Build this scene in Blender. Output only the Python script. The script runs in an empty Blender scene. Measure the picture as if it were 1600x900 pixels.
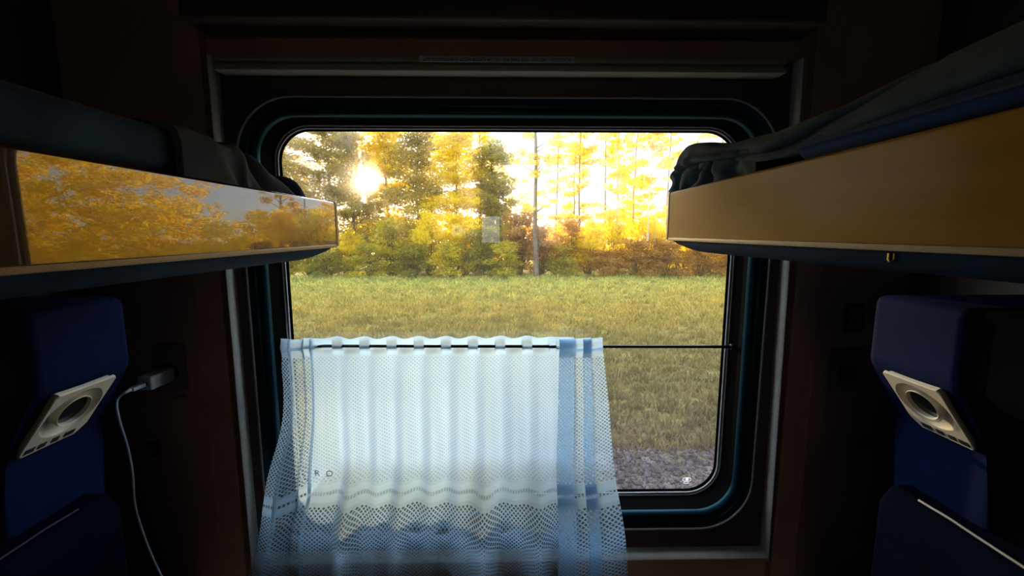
import bpy, bmesh, math, random
import numpy as np
from mathutils import Vector, Matrix, noise
from math import sin, cos, pi, radians as R

# ------------------------------------------------------------------ camera, world, exposure
scn = bpy.context.scene
col = scn.collection
F_PX, PITCH, YAW = 660.0, 7.424, 0.955
cam_d = bpy.data.cameras.new('camera')
cam = bpy.data.objects.new('camera', cam_d)
col.objects.link(cam)
cam_d.sensor_width = 36.0
cam_d.lens = F_PX / 1600 * 36.0
cam_d.clip_start = 0.02
cam_d.clip_end = 600
cam.location = (0, 0, 1.6)
cam.rotation_euler = (R(90 - PITCH), 0, R(-YAW))
scn.camera = cam

SUN_AZ, SUN_EL = -17.3, 6.9          # degrees from +Y towards +X, above the horizon
world = bpy.data.worlds.new('sky')
scn.world = world
world.use_nodes = True
wt = world.node_tree
wt.nodes.clear()
sky = wt.nodes.new('ShaderNodeTexSky')
sky.sky_type = 'NISHITA'
sky.sun_disc = True
sky.sun_size = R(0.6)
sky.sun_intensity = 1.25
sky.sun_elevation = R(SUN_EL)
sky.sun_rotation = R(SUN_AZ)
sky.altitude = 100
sky.air_density = 0.5
sky.dust_density = 0.6
sky.ozone_density = 1.5
bgn = wt.nodes.new('ShaderNodeBackground')          # low sun and its glow
bgn.inputs['Strength'].default_value = 0.07
wt.links.new(sky.outputs[0], bgn.inputs[0])
wtc = wt.nodes.new('ShaderNodeTexCoord')
wsp = wt.nodes.new('ShaderNodeSeparateXYZ')
wt.links.new(wtc.outputs['Generated'], wsp.inputs[0])
wrm = wt.nodes.new('ShaderNodeValToRGB')             # bright thin overcast at the horizon, blue higher up
for e, (p_, c_) in zip([wrm.color_ramp.elements[0], wrm.color_ramp.elements[1], wrm.color_ramp.elements.new(.2), wrm.color_ramp.elements.new(.36), wrm.color_ramp.elements.new(.6)],
                       [(0.0, (.33, .315, .28, 1)), (1.0, (.35, .66, 1.0, 1)), (.2, (.40, .405, .41, 1)), (.36, (.86, .95, 1.0, 1)), (.6, (.55, .8, 1.0, 1))]):
    e.position = p_
    e.color = c_
wt.links.new(wsp.outputs[2], wrm.inputs[0])
bg2 = wt.nodes.new('ShaderNodeBackground')
bg2.inputs['Strength'].default_value = 1.9
wt.links.new(wrm.outputs[0], bg2.inputs[0])
wadd = wt.nodes.new('ShaderNodeAddShader')
wt.links.new(bgn.outputs[0], wadd.inputs[0]); wt.links.new(bg2.outputs[0], wadd.inputs[1])
wo = wt.nodes.new('ShaderNodeOutputWorld')
wt.links.new(wadd.outputs[0], wo.inputs[0])

# fill light added in the corridor behind the camera, lifts the dark walls
fill_d = bpy.data.lights.new('corridor_fill', 'AREA')
fill_d.shape = 'RECTANGLE'
fill_d.size, fill_d.size_y = 0.9, 0.2
fill_d.energy = 3.2
fill_d.color = (1.0, .93, .86)
fill_o = bpy.data.objects.new('corridor_fill', fill_d)
fill_o.location = (0, -1.75, 2.46)
col.objects.link(fill_o)

scn.view_settings.view_transform = 'Standard'
scn.view_settings.look = 'None'
scn.view_settings.exposure = 1.2
scn.view_settings.gamma = 1.0
scn.view_settings.use_curve_mapping = False
scn.cycles.use_denoising = True
scn.cycles.max_bounces = 8
scn.cycles.transparent_max_bounces = 24
scn.cycles.sample_clamp_indirect = 6.0

# ------------------------------------------------------------------ helpers
def srgb(r, g, b):
    f = lambda c: (c / 12.92 if c <= 0.04045 else ((c + 0.055) / 1.055) ** 2.4)
    return (f(r / 255), f(g / 255), f(b / 255), 1.0)

def tag(o, label=None, cat=None, group=None, kind=None):
    if label: o['label'] = label
    if cat: o['category'] = cat
    if group: o['group'] = group
    if kind: o['kind'] = kind
    return o

def empty(name, loc=(0, 0, 0), rot=(0, 0, 0)):
    o = bpy.data.objects.new(name, None)
    o.empty_display_size = 0.05
    o.location = loc
    o.rotation_euler = rot
    col.objects.link(o)
    return o

def mesh_obj(name, verts, faces, mat, parent=None, smooth=False, uvs=None):
    me = bpy.data.meshes.new(name)
    me.from_pydata([tuple(v) for v in verts], [], [tuple(f) for f in faces])
    if uvs is not None:
        uvl = me.uv_layers.new(name='UVMap')
        vi = np.empty(len(me.loops), dtype=np.int32)
        me.loops.foreach_get('vertex_index', vi)
        uvl.data.foreach_set('uv', np.asarray(uvs, dtype=np.float32)[vi].ravel())
    me.materials.append(mat)
    if smooth:
        me.polygons.foreach_set('use_smooth', [True] * len(me.polygons))
    o = bpy.data.objects.new(name, me)
    col.objects.link(o)
    if parent is not None:
        o.parent = parent
    return o

def bm_obj(name, bm, mat, parent=None, smooth=False, angle=None):
    bmesh.ops.recalc_face_normals(bm, faces=bm.faces)
    me = bpy.data.meshes.new(name)
    bm.to_mesh(me)
    bm.free()
    me.materials.append(mat)
    if smooth:
        me.polygons.foreach_set('use_smooth', [True] * len(me.polygons))
        if angle:
            me.set_sharp_from_angle(angle=R(angle))
    o = bpy.data.objects.new(name, me)
    col.objects.link(o)
    if parent is not None:
        o.parent = parent
    return o

def bm_box(bm, x0, x1, y0, y1, z0, z1, bev=0.0, seg=2, mtx=None):
    r = bmesh.ops.create_cube(bm, size=1.0)
    vs = r['verts']
    for v in vs:
        v.co = Vector(((x0 + x1) / 2 + v.co.x * (x1 - x0), (y0 + y1) / 2 + v.co.y * (y1 - y0), (z0 + z1) / 2 + v.co.z * (z1 - z0)))
    if bev > 0:
        es = list({e for v in vs for e in v.link_edges})
        rr = bmesh.ops.bevel(bm, geom=es, offset=bev, segments=seg, affect='EDGES', profile=0.5)
        vs = list({v for f in rr['faces'] for v in f.verts} | {v for v in vs if v.is_valid})
    if mtx is not None:
        for v in vs:
            v.co = mtx @ v.co

def box(name, x0, x1, y0, y1, z0, z1, mat, parent=None, bev=0.0, seg=2, mtx=None):
    bm = bmesh.new()
    bm_box(bm, min(x0, x1), max(x0, x1), y0, y1, z0, z1, bev, seg, mtx)
    o = bm_obj(name, bm, mat, parent, smooth=bev > 0)
    if bev > 0:
        o.modifiers.new('flat_faces', 'WEIGHTED_NORMAL').weight = 100
    return o

def tube_geo(pts, rad, n=10, cap=True):
    """swept circle along pts; rad a number or list"""
    pts = [Vector(p) for p in pts]
    V, Fc = [], []
    up = Vector((0.123, 0.45, 0.88)).normalized()
    for i, p in enumerate(pts):
        t = (pts[min(i + 1, len(pts) - 1)] - pts[max(i - 1, 0)]).normalized()
        a = t.cross(up)
        if a.length < 1e-4:
            a = t.cross(Vector((1, 0, 0)))
        a.normalize()
        b = t.cross(a)
        r = rad[i] if isinstance(rad, (list, tuple)) else rad
        for k in range(n):
            w = 2 * pi * k / n
            V.append(p + a * (r * cos(w)) + b * (r * sin(w)))
    for i in range(len(pts) - 1):
        for k in range(n):
            k2 = (k + 1) % n
            Fc.append((i * n + k, i * n + k2, (i + 1) * n + k2, (i + 1) * n + k))
    if cap:
        Fc.append(tuple(range(n - 1, -1, -1)))
        Fc.append(tuple((len(pts) - 1) * n + k for k in range(n)))
    return V, Fc

def tube(name, pts, rad, mat, parent=None, n=10):
    V, Fc = tube_geo(pts, rad, n)
    return mesh_obj(name, V, Fc, mat, parent, smooth=True)

def spline(pts, n=8):
    """Catmull-Rom through pts"""
    P = [Vector(p) for p in pts]
    P = [P[0] * 2 - P[1]] + P + [P[-1] * 2 - P[-2]]
    out = []
    for i in range(1, len(P) - 2):
        for k in range(n):
            t = k / n
            a, b, c, d = P[i - 1], P[i], P[i + 1], P[i + 2]
            out.append(0.5 * ((2 * b) + (c - a) * t + (2 * a - 5 * b + 4 * c - d) * t * t + (3 * b - a - 3 * c + d) * t ** 3))
    out.append(P[-2])
    return out

def roundrect(cx, cz, hw, hh, r, nc=14):
    pts = []
    for q, (sx, sz) in enumerate(((1, 1), (-1, 1), (-1, -1), (1, -1))):
        for k in range(nc + 1):
            a = pi / 2 * (q + k / nc)
            pts.append((cx + sx * (hw - r) + r * cos(a), cz + sz * (hh - r) + r * sin(a)))
    return pts

def loft_loops(name, loops, mat, parent=None, smooth=True, angle=35, close=False):
    """loops of equal length, bridged in order"""
    n = len(loops[0])
    V = [p for l in loops for p in l]
    Fc = []
    m = len(loops)
    for i in range(m if close else m - 1):
        j = (i + 1) % m
        for k in range(n):
            k2 = (k + 1) % n
            Fc.append((i * n + k, i * n + k2, j * n + k2, j * n + k))
    o = mesh_obj(name, V, Fc, mat, parent, smooth=smooth)
    if smooth and angle:
        o.data.set_sharp_from_angle(angle=R(angle))
    return o

def lathe(name, prof, mat, parent=None, n=40, mtx=None):
    """prof: (radius, axial) along local +Z"""
    V, Fc = [], []
    for (r, a) in prof:
        for k in range(n):
            w = 2 * pi * k / n
            V.append(Vector((r * cos(w), r * sin(w), a)))
    for i in range(len(prof) - 1):
        for k in range(n):
            k2 = (k + 1) % n
            Fc.append((i * n + k, i * n + k2, (i + 1) * n + k2, (i + 1) * n + k))
    if mtx is not None:
        V = [mtx @ v for v in V]
    o = mesh_obj(name, V, Fc, mat, parent, smooth=True)
    o.data.set_sharp_from_angle(angle=R(35))
    return o

def text_obj(name, body, size, mtx, mat, parent=None, fit=None, squash=1.0):
    cu = bpy.data.curves.new(name, 'FONT')
    cu.body = body
    cu.size = size
    cu.align_x = 'CENTER'
    cu.align_y = 'CENTER'
    cu.resolution_u = 3
    tmp = bpy.data.objects.new(name + '_curve', cu)
    col.objects.link(tmp)
    bpy.context.view_layer.update()
    me = bpy.data.meshes.new_from_object(tmp.evaluated_get(bpy.context.evaluated_depsgraph_get()))
    bpy.data.objects.remove(tmp)
    xs = [v.co.x for v in me.vertices]
    s = 1.0
    if fit:
        s = fit / (max(xs) - min(xs))
    for v in me.vertices:
        v.co = Vector((v.co.x * s, v.co.y * (s if squash is None else squash), v.co.z))
    me.transform(mtx)
    me.materials.clear()
    me.materials.append(mat)
    me.name = name
    o = bpy.data.objects.new(name, me)
    col.objects.link(o)
    if parent is not None:
        o.parent = parent
    return o

# ------------------------------------------------------------------ materials
class NT:
    def __init__(s, name):
        s.m = bpy.data.materials.new(name)
        s.m.use_nodes = True
        s.t = s.m.node_tree
        s.t.nodes.clear()
        s.out = s.t.nodes.new('ShaderNodeOutputMaterial')
    def n(s, typ, **kw):
        nd = s.t.nodes.new('ShaderNode' + typ)
        for k, v in kw.items():
            if k.startswith('i_'):
                nd.inputs[k[2:].replace('_', ' ')].default_value = v
            else:
                setattr(nd, k, v)
        return nd
    def l(s, a, b):
        s.t.links.new(a, b)
    def math(s, op, a, b=None, c=None, clamp=False):
        nd = s.n('Math', operation=op)
        nd.use_clamp = clamp
        for i, v in enumerate((a, b, c)):
            if v is None: continue
            if isinstance(v, (int, float)): nd.inputs[i].default_value = v
            else: s.l(v, nd.inputs[i])
        return nd.outputs[0]
    def ramp(s, fac, stops, interp='LINEAR'):
        nd = s.n('ValToRGB')
        cr = nd.color_ramp
        cr.interpolation = interp
        while len(cr.elements) < len(stops):
            cr.elements.new(0.5)
        for e, (p, c) in zip(cr.elements, stops):
            e.position = p
            e.color = c
        s.l(fac, nd.inputs[0])
        return nd.outputs[0]
    def noise(s, scale, detail=3, vec=None, rough=0.55):
        nd = s.n('TexNoise')
        nd.inputs['Scale'].default_value = scale
        nd.inputs['Detail'].default_value = detail
        nd.inputs['Roughness'].default_value = rough
        if vec is not None: s.l(vec, nd.inputs['Vector'])
        return nd.outputs['Fac']
    def mapping(s, src, scale=(1, 1, 1), rot=(0, 0, 0)):
        mp = s.n('Mapping')
        mp.inputs['Scale'].default_value = scale
        mp.inputs['Rotation'].default_value = rot
        s.l(src, mp.inputs['Vector'])
        return mp.outputs[0]
    def coord(s, which='Object'):
        return s.n('TexCoord').outputs[which]
    def pos(s):
        return s.n('NewGeometry').outputs['Position']
    def bump(s, h, strength=0.2, dist=0.002):
        b = s.n('Bump')
        b.inputs['Strength'].default_value = strength
        b.inputs['Distance'].default_value = dist
        s.l(h, b.inputs['Height'])
        return b.outputs[0]
    def pbsdf(s, color, rough=0.5, metal=0.0, coat=0.0, coat_rough=0.05, spec=0.5, normal=None):
        p = s.n('BsdfPrincipled')
        if isinstance(color, tuple): p.inputs['Base Color'].default_value = color
        else: s.l(color, p.inputs['Base Color'])
        if isinstance(rough, (int, float)): p.inputs['Roughness'].default_value = rough
        else: s.l(rough, p.inputs['Roughness'])
        p.inputs['Metallic'].default_value = metal
        p.inputs['Coat Weight'].default_value = coat
        p.inputs['Coat Roughness'].default_value = coat_rough
        p.inputs['Specular IOR Level'].default_value = spec
        if normal is not None: s.l(normal, p.inputs['Normal'])
        return p.outputs[0]
    def done(s, shader):
        s.l(shader, s.out.inputs['Surface'])
        return s.m

def simple(name, color, rough=0.5, metal=0.0, coat=0.0, nscale=40, var=0.25, bump=0.0, spec=0.5, coat_rough=0.05):
    t = NT(name)
    f = t.noise(nscale, 4, t.coord())
    lo = tuple(c * (1 - var) for c in color[:3]) + (1,)
    hi = tuple(min(1, c * (1 + var)) for c in color[:3]) + (1,)
    c = t.ramp(f, [(0.3, lo), (0.7, hi)])
    nrm = t.bump(t.noise(nscale * 8, 2, t.coord()), bump) if bump else None
    return t.done(t.pbsdf(c, rough, metal, coat, coat_rough, spec, nrm))

def board_mat(name, base, rough, coat, coat_rough, wav, spec=0.3, cior=1.5):
    t = NT(name)
    g = t.noise(9, 4, t.mapping(t.coord(), (1.5, 0.6, 6)))
    c = t.ramp(g, [(0.3, tuple(v * 0.85 for v in base[:3]) + (1,)), (0.7, base)])
    scr = t.noise(160, 2, t.coord())
    wave = t.noise(14, 1, t.coord())
    h = t.math('ADD', t.math('MULTIPLY', wave, 1.0), t.math('MULTIPLY', scr, 0.06))
    nrm = t.bump(h, wav, 0.004)
    sh = t.pbsdf(c, rough, 0.0, coat, coat_rough, spec, nrm)
    sh.node.inputs['Coat IOR'].default_value = cior
    return t.done(sh)

def cloth_mat(name, a, b, rough=0.9, scale=30):
    t = NT(name)
    f = t.noise(scale, 5, t.coord())
    c = t.ramp(f, [(0.3, a), (0.7, b)])
    p = t.n('BsdfPrincipled')
    t.l(c, p.inputs['Base Color'])
    p.inputs['Roughness'].default_value = rough
    p.inputs['Sheen Weight'].default_value = 0.05
    p.inputs['Specular IOR Level'].default_value = 0.08
    t.l(t.bump(t.noise(900, 2, t.coord()), 0.15, 0.001), p.inputs['Normal'])
    return t.done(p.outputs[0])

M = {}
M['panel'] = simple('brown_laminate_panel', srgb(190, 152, 130), 0.45, nscale=6, var=0.15)
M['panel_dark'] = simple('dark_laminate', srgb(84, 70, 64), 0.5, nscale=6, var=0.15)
M['cream_wall'] = simple('cream_wall', srgb(205, 196, 180), 0.6, nscale=5, var=0.06)
M['ceiling'] = simple('ceiling_panel', srgb(62, 52, 52), 0.7, nscale=5, var=0.1)
M['floor'] = simple('floor_covering', srgb(70, 60, 55), 0.6, nscale=12)
M['metal'] = simple('brushed_aluminium', srgb(178, 178, 180), 0.32, metal=1.0, nscale=60, var=0.08)
M['trim'] = simple('satin_grey_trim', srgb(205, 203, 200), 0.42, nscale=60, var=0.08)
M['moulding'] = simple('dark_teal_moulding', (0.002, 0.016, 0.032, 1), 0.3, nscale=30, var=0.15, spec=0.5)
for n_ in M['moulding'].node_tree.nodes:
    if n_.type == 'BSDF_PRINCIPLED': n_.inputs['Specular Tint'].default_value = (0.25, 0.75, 1.0, 1)
M['bead'] = simple('grey_bead', srgb(120, 116, 112), 0.5, nscale=60, var=0.1)
M['rubber'] = simple('black_rubber', (0.0012, 0.0012, 0.0015, 1), 0.9, nscale=60, var=0.2, spec=0.02)
M['board_left'] = board_mat('varnished_board', (0.050, 0.021, 0.002, 1), 0.4, 1.0, 0.015, 0.10, .1, 1.78)
M['board_right'] = board_mat('worn_varnished_board', (0.400, 0.205, 0.028, 1), 0.6, 0.16, 0.14, 0.16, .05)
M['edge'] = simple('board_edging', srgb(160, 130, 85), 0.4, nscale=40, var=0.1)
M['navy_vinyl'] = simple('navy_vinyl', (0.0008, 0.0022, 0.008, 1), 0.9, nscale=25, var=0.2, spec=0.02)
M['blue_vinyl'] = simple('bright_blue_vinyl', (0.0005, 0.0058, 0.038, 1), 0.8, nscale=25, var=0.15, spec=0.06)
M['black_vinyl'] = simple('black_vinyl', (0.0008, 0.0008, 0.0014, 1), 0.9, nscale=25, var=0.2, spec=0.02)
M['blue_cloth'] = cloth_mat('blue_mattress_cloth', (0.008, 0.035, 0.13, 1), (0.015, 0.055, 0.19, 1))
M['dark_cloth'] = cloth_mat('dark_blanket_cloth', (0.028, 0.052, 0.076, 1), (0.066, 0.104, 0.138, 1))
M['teal_cloth'] = cloth_mat('teal_mattress_cloth', (0.016, 0.045, 0.110, 1), (0.038, 0.100, 0.220, 1), scale=14)
M['lamp'] = simple('cream_lamp_plastic', srgb(205, 198, 180), 0.4, nscale=40, var=0.06)
M['lens'] = simple('dark_lens', (0.01, 0.01, 0.014, 1), 0.12, nscale=40, var=0.1)
M['button'] = simple('dark_button', (0.02, 0.025, 0.03, 1), 0.35, nscale=40, var=0.1)
M['socket'] = simple('violet_grey_socket', srgb(120, 108, 128), 0.45, nscale=40, var=0.1)
M['black'] = simple('black_plastic', (0.01, 0.01, 0.011, 1), 0.4, nscale=40, var=0.1)
M['white_plastic'] = simple('white_plastic', srgb(225, 228, 232), 0.35, nscale=40, var=0.04)
M['cable'] = simple('white_cable', srgb(215, 225, 235), 0.45, nscale=40, var=0.05)
M['brass'] = simple('brass', srgb(215, 170, 80), 0.25, metal=1.0, nscale=60, var=0.1)
M['rod'] = simple('blackened_rod', (0.02, 0.02, 0.02, 1), 0.3, metal=0.6, nscale=60, var=0.1)
M['blind'] = simple('cream_blind_profile', srgb(180, 174, 158), 0.5, nscale=40, var=0.06)
M['sticker'] = simple('grey_sticker', srgb(220, 224, 235), 0.5, nscale=80, var=0.08)
M['ink'] = simple('black_ink', (0.012, 0.014, 0.02, 1), 0.6, nscale=80, var=0.1)
M['piping'] = simple('pale_piping', srgb(150, 145, 136), 0.5, nscale=80, var=0.06)
def etch_mat():
    t = NT('frosted_etching')
    d = t.n('BsdfDiffuse'); d.inputs[0].default_value = (.8, .8, .82, 1)
    r = t.n('BsdfTranslucent'); r.inputs[0].default_value = (.85, .84, .86, 1)
    m = t.n('MixShader'); m.inputs[0].default_value = .7
    t.l(d.outputs[0], m.inputs[1]); t.l(r.outputs[0], m.inputs[2])
    return t.done(m.outputs[0])
M['etch'] = etch_mat()
M['shaded_piping'] = simple('shaded_violet_piping', srgb(70, 52, 84), 0.7, nscale=80, var=0.06, spec=0.1)  # pale piping again, the dim left side's shade put into its colour
M['underside'] = simple('deep_navy_underside', (0.004, 0.022, 0.060, 1), 0.7, nscale=25, var=0.2, spec=0.1)
M['seal_bead'] = simple('pale_seal_bead', srgb(225, 230, 238), 0.4, nscale=60, var=0.05)

def glass_mat():
    t = NT('window_glass')
    fr = t.n('Fresnel'); fr.inputs['IOR'].default_value = 2.0
    tr = t.n('BsdfTransparent'); tr.inputs['Color'].default_value = (0.97, 0.98, 0.97, 1)
    gl = t.n('BsdfGlossy'); gl.inputs['Roughness'].default_value = 0.0
    rf = t.n('BsdfRefraction'); rf.inputs['IOR'].default_value = 1.03; rf.inputs['Roughness'].default_value = 0.9
    veil = t.n('BsdfTranslucent'); veil.inputs['Color'].default_value = (1, 0.96, 0.9, 1)  # faint haze of the sun's glare, mixed into the pane
    m0 = t.n('MixShader'); m0.inputs[0].default_value = 0.012
    t.l(tr.outputs[0], m0.inputs[1]); t.l(veil.outputs[0], m0.inputs[2])
    m1a = t.n('MixShader'); m1a.inputs[0].default_value = 0.018
    t.l(m0.outputs[0], m1a.inputs[1]); t.l(rf.outputs[0], m1a.inputs[2])
    # random vertical tilts added to smear the sun's glare up and down
    sc = t.n('VectorMath', operation='SCALE'); sc.inputs['Scale'].default_value = 7919.0
    t.l(t.pos(), sc.inputs[0])
    wn = t.n('TexWhiteNoise', noise_dimensions='3D'); t.l(sc.outputs[0], wn.inputs['Vector'])
    k = t.math('SUBTRACT', wn.outputs['Value'], 0.5)
    k3 = t.math('MULTIPLY', t.math('MULTIPLY', t.math('MULTIPLY', k, k), k), 17.0)
    cz = t.n('CombineXYZ'); t.l(k3, cz.inputs[2])
    ad = t.n('VectorMath', operation='ADD'); t.l(t.n('NewGeometry').outputs['Normal'], ad.inputs[0]); t.l(cz.outputs[0], ad.inputs[1])
    nm = t.n('VectorMath', operation='NORMALIZE'); t.l(ad.outputs[0], nm.inputs[0])
    rs = t.n('BsdfRefraction'); rs.inputs['IOR'].default_value = 1.05; rs.inputs['Roughness'].default_value = 0.16
    t.l(nm.outputs[0], rs.inputs['Normal'])
    m1 = t.n('MixShader'); m1.inputs[0].default_value = 0.20
    t.l(m1a.outputs[0], m1.inputs[1]); t.l(rs.outputs[0], m1.inputs[2])
    m2 = t.n('MixShader'); t.l(fr.outputs[0], m2.inputs[0])
    t.l(m1.outputs[0], m2.inputs[1]); t.l(gl.outputs[0], m2.inputs[2])
    return t.done(m2.outputs[0])
M['glass'] = glass_mat()

def lace_mat():
    t = NT('white_lace')
    uv = t.n('UVMap').outputs[0]
    sx = t.n('SeparateXYZ'); t.l(uv, sx.inputs[0])
    u, v = sx.outputs[0], sx.outputs[1]
    def lattice(p):
        a = t.math('ABSOLUTE', t.math('SUBTRACT', t.math('FRACT', t.math('DIVIDE', t.math('ADD', u, v), p)), 0.5))
        b = t.math('ABSOLUTE', t.math('SUBTRACT', t.math('FRACT', t.math('DIVIDE', t.math('SUBTRACT', u, v), p)), 0.5))
        return t.math('MAXIMUM', a, b)
    d = lattice(0.0092)
    zone = lambda lo, hi: t.math('MULTIPLY', t.math('GREATER_THAN', v, lo), t.math('LESS_THAN', v, hi))
    B0 = 0.352                                   # where the woven bands start
    main = zone(0.046, B0)
    low = t.math('GREATER_THAN', v, B0 + 0.046)
    # larger holes down both selvedge columns and below the bands
    side = t.math('MAXIMUM', t.math('LESS_THAN', u, 0.12), t.math('GREATER_THAN', u, 0.765))
    size = t.math('ADD', 0.25, t.math('MULTIPLY', 0.08, t.math('MAXIMUM', side, low)))
    hole = t.math('MULTIPLY', t.math('LESS_THAN', d, size), t.math('MAXIMUM', main, low))
    # a row of small eyelets between the two bands
    eu = t.math('ABSOLUTE', t.math('SUBTRACT', t.math('FRACT', t.math('DIVIDE', u, 0.006)), 0.5))
    eye = t.math('MULTIPLY', t.math('LESS_THAN', eu, 0.26), zone(B0 + 0.0195, B0 + 0.0255))
    hole = t.math('MAXIMUM', hole, eye)
    band = t.math('MAXIMUM', zone(B0 + 0.006, B0 + 0.018), zone(B0 + 0.027, B0 + 0.039))
    band = t.math('MAXIMUM', band, t.math('LESS_THAN', v, 0.03))
    dif = t.n('BsdfDiffuse'); dif.inputs[0].default_value = (0.42, 0.58, 0.73, 1)
    trl = t.n('BsdfTranslucent'); trl.inputs[0].default_value = (0.44, 0.63, 0.83, 1)
    mc = t.n('MixShader'); mc.inputs[0].default_value = 0.6
    t.l(dif.outputs[0], mc.inputs[1]); t.l(trl.outputs[0], mc.inputs[2])
    tp = t.n('BsdfTransparent')
    sheer = t.math('SUBTRACT', 0.16, t.math('MULTIPLY', band, 0.14))
    alpha = t.math('SUBTRACT', 1.0, t.math('MAXIMUM', t.math('MULTIPLY', hole, t.math('ADD', 0.5, t.math('MULTIPLY', 0.3, t.math('MAXIMUM', side, low)))), sheer))
    mx = t.n('MixShader'); t.l(alpha, mx.inputs[0])
    t.l(tp.outputs[0], mx.inputs[1]); t.l(mc.outputs[0], mx.inputs[2])
    return t.done(mx.outputs[0])
M['lace'] = lace_mat()

def leaf_mat(name, stops, scale=0.9, trans=0.7):
    t = NT(name)
    p = t.pos()
    f = t.noise(scale, 3, p, 0.7)
    f2 = t.noise(9, 1, p)
    oi = t.n('ObjectInfo').outputs['Random']
    fac = t.math('ADD', t.math('ADD', t.math('MULTIPLY', f, 0.8), t.math('MULTIPLY', f2, 0.3)), t.math('MULTIPLY', t.math('SUBTRACT', oi, 0.5), 0.12))
    c = t.ramp(fac, stops)
    d = t.n('BsdfDiffuse'); t.l(c, d.inputs[0])
    tr = t.n('BsdfTranslucent'); t.l(c, tr.inputs[0])
    m = t.n('MixShader'); m.inputs[0].default_value = trans
    t.l(d.outputs[0], m.inputs[1]); t.l(tr.outputs[0], m.inputs[2])
    return t.done(m.outputs[0])

def C(*c): return (*c, 1)
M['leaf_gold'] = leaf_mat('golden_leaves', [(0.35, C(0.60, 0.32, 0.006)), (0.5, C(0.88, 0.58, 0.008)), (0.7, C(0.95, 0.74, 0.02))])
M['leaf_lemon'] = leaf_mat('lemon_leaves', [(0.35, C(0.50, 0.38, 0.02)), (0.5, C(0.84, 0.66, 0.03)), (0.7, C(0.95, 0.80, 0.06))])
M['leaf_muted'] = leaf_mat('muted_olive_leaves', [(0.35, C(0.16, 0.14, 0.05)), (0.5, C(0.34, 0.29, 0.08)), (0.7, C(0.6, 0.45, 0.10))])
M['leaf_green'] = leaf_mat('dark_green_leaves', [(0.35, C(0.10, 0.11, 0.035)), (0.5, C(0.23, 0.23, 0.055)), (0.7, C(0.48, 0.41, 0.06))])
M['leaf_olive'] = leaf_mat('olive_leaves', [(0.35, C(0.20, 0.19, 0.03)), (0.5, C(0.46, 0.41, 0.05)), (0.7, C(0.75, 0.60, 0.06))])
M['leaf_rust'] = leaf_mat('rust_leaves', [(0.35, C(0.20, 0.10, 0.04)), (0.5, C(0.42, 0.21, 0.07)), (0.7, C(0.58, 0.36, 0.10))])
M['bark_grey'] = simple('grey_bark', srgb(112, 100, 88), 0.9, nscale=8, var=0.4)
M['bark_pale'] = simple('pale_birch_bark', srgb(205, 190, 172), 0.85, nscale=5, var=0.3)
M['bark_dark'] = simple('dark_bark', srgb(70, 60, 50), 0.9, nscale=8, var=0.4)

def ground_mat():
    t = NT('meadow_soil')
    p = t.pos()
    sp = t.n('SeparateXYZ'); t.l(p, sp.inputs[0])
    n1 = t.noise(0.6, 5, t.mapping(p, (0.25, 1.6, 1)), 0.65)
    n2 = t.noise(3.0, 4, t.mapping(p, (0.35, 2.0, 1)), 0.7)
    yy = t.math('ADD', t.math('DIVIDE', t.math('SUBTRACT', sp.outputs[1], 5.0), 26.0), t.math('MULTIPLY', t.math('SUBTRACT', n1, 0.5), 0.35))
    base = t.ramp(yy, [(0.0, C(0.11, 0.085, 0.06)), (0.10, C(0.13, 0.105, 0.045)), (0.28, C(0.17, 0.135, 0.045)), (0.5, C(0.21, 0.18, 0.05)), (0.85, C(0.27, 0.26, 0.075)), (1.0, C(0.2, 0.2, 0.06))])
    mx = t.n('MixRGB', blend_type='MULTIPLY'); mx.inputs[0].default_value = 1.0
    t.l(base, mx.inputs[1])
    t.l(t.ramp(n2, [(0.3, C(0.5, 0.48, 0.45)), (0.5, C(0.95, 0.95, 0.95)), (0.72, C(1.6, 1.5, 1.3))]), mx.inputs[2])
    return t.done(t.pbsdf(mx.outputs[0], 0.95, spec=0.1))
M['meadow'] = ground_mat()

def grass_mat():
    t = NT('grass_blades')
    p = t.pos()
    sp = t.n('SeparateXYZ'); t.l(p, sp.inputs[0])
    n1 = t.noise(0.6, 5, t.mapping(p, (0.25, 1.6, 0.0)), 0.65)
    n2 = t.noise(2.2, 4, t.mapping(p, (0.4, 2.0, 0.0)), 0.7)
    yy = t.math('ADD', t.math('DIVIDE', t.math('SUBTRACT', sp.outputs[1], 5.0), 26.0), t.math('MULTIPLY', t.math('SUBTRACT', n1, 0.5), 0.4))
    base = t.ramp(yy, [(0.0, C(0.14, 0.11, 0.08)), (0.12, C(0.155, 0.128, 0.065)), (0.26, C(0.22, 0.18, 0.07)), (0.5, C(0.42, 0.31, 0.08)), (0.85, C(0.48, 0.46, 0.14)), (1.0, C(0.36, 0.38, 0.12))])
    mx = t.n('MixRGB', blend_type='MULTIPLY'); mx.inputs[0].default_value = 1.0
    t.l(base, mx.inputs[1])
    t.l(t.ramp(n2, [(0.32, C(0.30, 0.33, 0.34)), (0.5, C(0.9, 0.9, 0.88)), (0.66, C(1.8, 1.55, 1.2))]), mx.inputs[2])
    d = t.n('BsdfDiffuse'); t.l(mx.outputs[0], d.inputs[0])
    tr = t.n('BsdfTranslucent'); t.l(mx.outputs[0], tr.inputs[0])
    m = t.n('MixShader'); m.inputs[0].default_value = 0.4
    t.l(d.outputs[0], m.inputs[1]); t.l(tr.outputs[0], m.inputs[2])
    return t.done(m.outputs[0])
M['grass'] = grass_mat()

def stone_mat():
    t = NT('ballast_stone')
    f = t.noise(3.5, 4, t.pos(), 0.7)
    c = t.ramp(f, [(0.3, srgb(46, 40, 43)), (0.5, srgb(82, 71, 75)), (0.7, srgb(118, 104, 105))])
    return t.done(t.pbsdf(c, 0.9, spec=0.2))
M['stone'] = stone_mat()

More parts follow.
